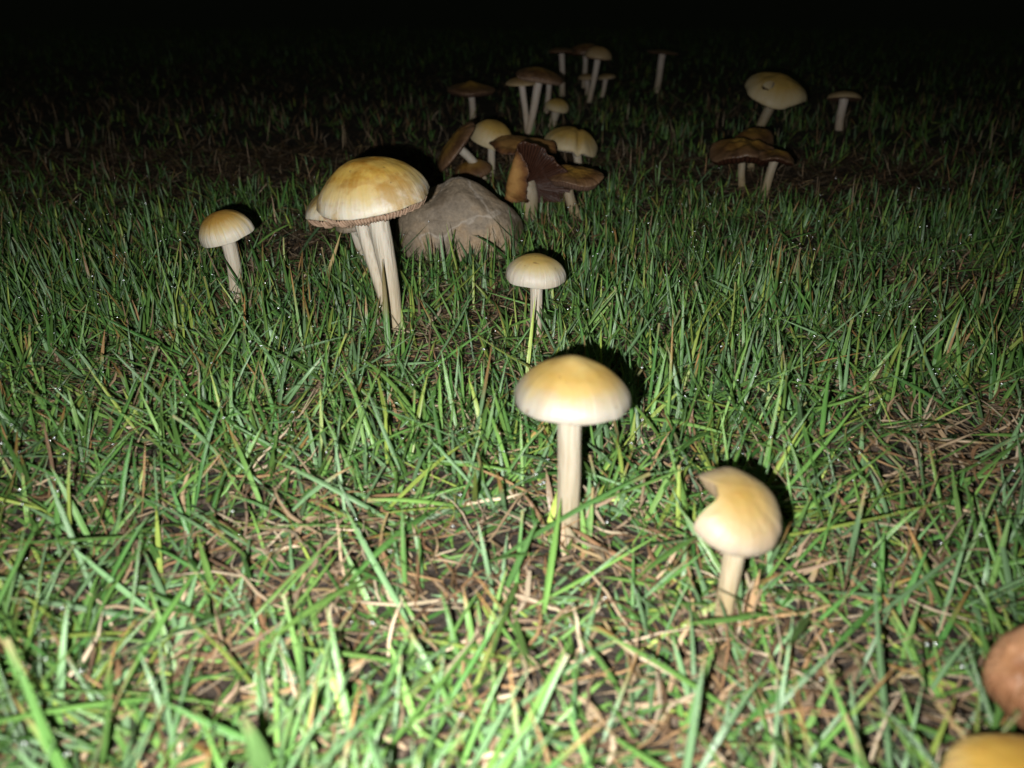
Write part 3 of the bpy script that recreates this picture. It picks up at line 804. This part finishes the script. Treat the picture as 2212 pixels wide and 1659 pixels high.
# upright dead stalks
x, y = scatter(0.0, 1.6, 900)
ok = keep(x, y, 0.002); x, y = x[ok], y[ok]; n = len(x)
c = straw_cols(n)
o, _, _ = blades('dead_grass', x, y, ground_z(x, y), rng.uniform(0, 6.283, n), np.abs(rng.normal(0.5, 0.4, n)), rng.normal(0.1, 0.4, n),
                 rng.uniform(0.018, 0.042, n), rng.uniform(0.0007, 0.0014, n), c, c * 0.9, rng.uniform(0.3, 1, n), 5, M['straw'], 0.2, rng.normal(0, 0.8, n), 0.1)
o['label'] = 'thin upright reddish dry stalks scattered in the lawn'
x, y = scatter(1.1, 2.6, 3000)
th = thin_amount(x, y); m = (rng.random(len(x)) < 0.2 + 0.8 * th) & keep(x, y); x, y = x[m], y[m]; n = len(x)
c = straw_cols(n) * 0.85
o, _, _ = blades('dead_grass', x, y, ground_z(x, y), rng.uniform(0, 6.283, n), rng.uniform(1.0, 1.6, n), rng.normal(0, 0.3, n),
                 rng.uniform(0.015, 0.04, n), rng.uniform(0.001, 0.0025, n), c, c, rng.uniform(0.3, 1, n), 3, M['straw'], 0.0)
o['label'] = 'brown dead grass patches in the dim back of the lawn'

# leaves and straw standing close around the feet of the nearer stems
fx, fy, fr = [], [], []
for bx, by, br in BASES[:7]:
    for q in range(36):
        a_ = rng.uniform(0, 6.283); rr_ = br * rng.uniform(1.1, 2.6)
        fx.append(bx + rr_ * math.cos(a_)); fy.append(by + rr_ * math.sin(a_) - 0.002)
x = np.array(fx); y = np.array(fy); n = len(x)
cb = green_cols(n, x, y); dead = rng.random(n) < 0.45; cb[dead] = straw_cols(n)[dead]
o, _, _ = blades('grass', x, y, ground_z(x, y), rng.uniform(0, 6.283, n), rng.uniform(0.15, 1.2, n), rng.normal(0.1, 0.25, n),
                 rng.uniform(0.012, 0.030, n), rng.uniform(0.0014, 0.0028, n), cb, cb * 0.95, rng.uniform(0.5, 1, n), 6, M['grass'], 0.2, rng.normal(0, 0.5, n))
o['label'] = 'short leaves and straw around the feet of the nearer mushrooms'
# soil crumbs
iv, if_ = icosphere(1)
def pebbles(name, x, y, z, r, mat, label, squash=0.7):
    n = len(x); k_ = len(iv)
    jit = 1 + rng.uniform(-0.28, 0.28, (n, k_)) * (1 if mat is M['crumb'] else 0)
    V = iv[None] * (r[:, None] * jit)[..., None] * np.array([1, 1, squash])
    V = V + np.stack([x, y, z], -1)[:, None, :]
    F = (if_[None] + (np.arange(n) * k_)[:, None, None]).reshape(-1, 3)
    o = mesh_obj(name, V.reshape(-1, 3), F, mat); o['kind'] = 'stuff'; o['label'] = label
    return o
x, y = scatter(-0.03, 0.6, 24000); r = rng.uniform(0.0006, 0.0026, len(x)); ok = keep(x, y, 0.003); x, y, r = x[ok], y[ok], r[ok]
pebbles('soil_crumbs', x, y, ground_z(x, y) + r * 0.3, r, M['crumb'], 'dark soil crumbs between the grass roots')
# dew
P = []; 
for (ctr, nor), share in zip(DEW, (0.13, 0.04, 0.0, 0.6)):
    n, S, _ = ctr.shape
    if share == 0: continue
    i = np.nonzero(rng.random(n) < share)[0]; j = rng.integers(S // 2, S, len(i))
    P.append(ctr[i, j] + nor[i, j] * np.where(nor[i, j, 2:3] > 0, 1, -1) * 0.0004)
P = np.concatenate(P)
iv, if_ = icosphere(2)
pebbles('dew_drops', P[:, 0], P[:, 1], P[:, 2], rng.uniform(0.0003, 0.0008, len(P)), M['dew'], 'tiny glinting dew drops on the grass blades', 0.9)

# ------------------------------------------------------------------ single blades and scraps one can point at
def lone_blade(name, label, cat, p0, p1, width, cbase, ctip, tipstart, bendz=0.0):
    p0 = Vector(p0); p1 = Vector(p1)
    o = None
    S = 10; t = np.linspace(0, 1, S)
    d = np.array(p1 - p0); c = np.zeros((S, 3)) + t[:, None] * d + np.stack([0 * t, 0 * t, bendz * np.sin(np.pi * t)], -1)
    side = np.cross(d, np.array(CAM - p0)); side /= np.linalg.norm(side)
    nn = np.cross(side, d); nn /= np.linalg.norm(nn)
    w = width * 0.5 * np.where(t < 0.5, 1, np.clip(1 - ((t - 0.5) / 0.5) ** 1.6, 0.05, 1))
    V = np.stack([c + side * w[:, None], c + nn * (w * 0.5)[:, None], c - side * w[:, None]], 1).reshape(-1, 3)
    m = np.clip((t - tipstart) / 0.15, 0, 1)[:, None]
    cols = np.repeat(np.array(cbase) * (1 - m) + np.array(ctip) * m, 3, 0)
    i = np.arange(S - 1)[:, None] * 3 + np.arange(2)[None]
    F = np.stack([i, i + 1, i + 4, i + 3], -1).reshape(-1, 4)
    o = mesh_obj(name, V, F, M['grass'], None, dict(across=np.tile([0, .5, 1], S), along=np.repeat(t, 3), seed=np.full(S * 3, 0.3)), True, cols)
    o.location = p0; o['label'] = label; o['category'] = cat
    return o
b = on_ground(690, 655); t_ = at_depth(737, 500, b.y + 0.0)
lone_blade('grass_blade', 'long slanting grass blade with a dry tan upper half, left of the largest mushroom', 'grass blade', b, t_, 0.0028, (0.05, 0.14, 0.03), (0.45, 0.33, 0.16), 0.42)
b = on_ground(842, 800); t_ = at_depth(826, 560, b.y + 0.03)
lone_blade('grass_blade', 'tall grass blade with brown tip in front of the stem of the largest mushroom', 'grass blade', b, t_, 0.0034, (0.07, 0.17, 0.035), (0.16, 0.12, 0.04), 0.45)
b = on_ground(590, 1720); t_ = at_depth(528, 1545, b.y - 0.01)
lone_blade('grass_blade', 'broad pale green blade with a torn tan tip at the bottom edge', 'grass blade', b, t_, 0.0055, (0.13, 0.24, 0.08), (0.24, 0.23, 0.11), 0.80)
b = on_ground(617, 1412)
v, f = icosphere(2)
to = mesh_obj('plastic_scrap', v * np.array([0.0007, 0.0007, 0.0030]), f, M['teal']); to.location = (b.x, b.y, 0.004)
to.rotation_euler = (0.6, 0.2, 0)
to['label'] = 'tiny teal plastic scrap among the grass in the left foreground'; to['category'] = 'scrap'
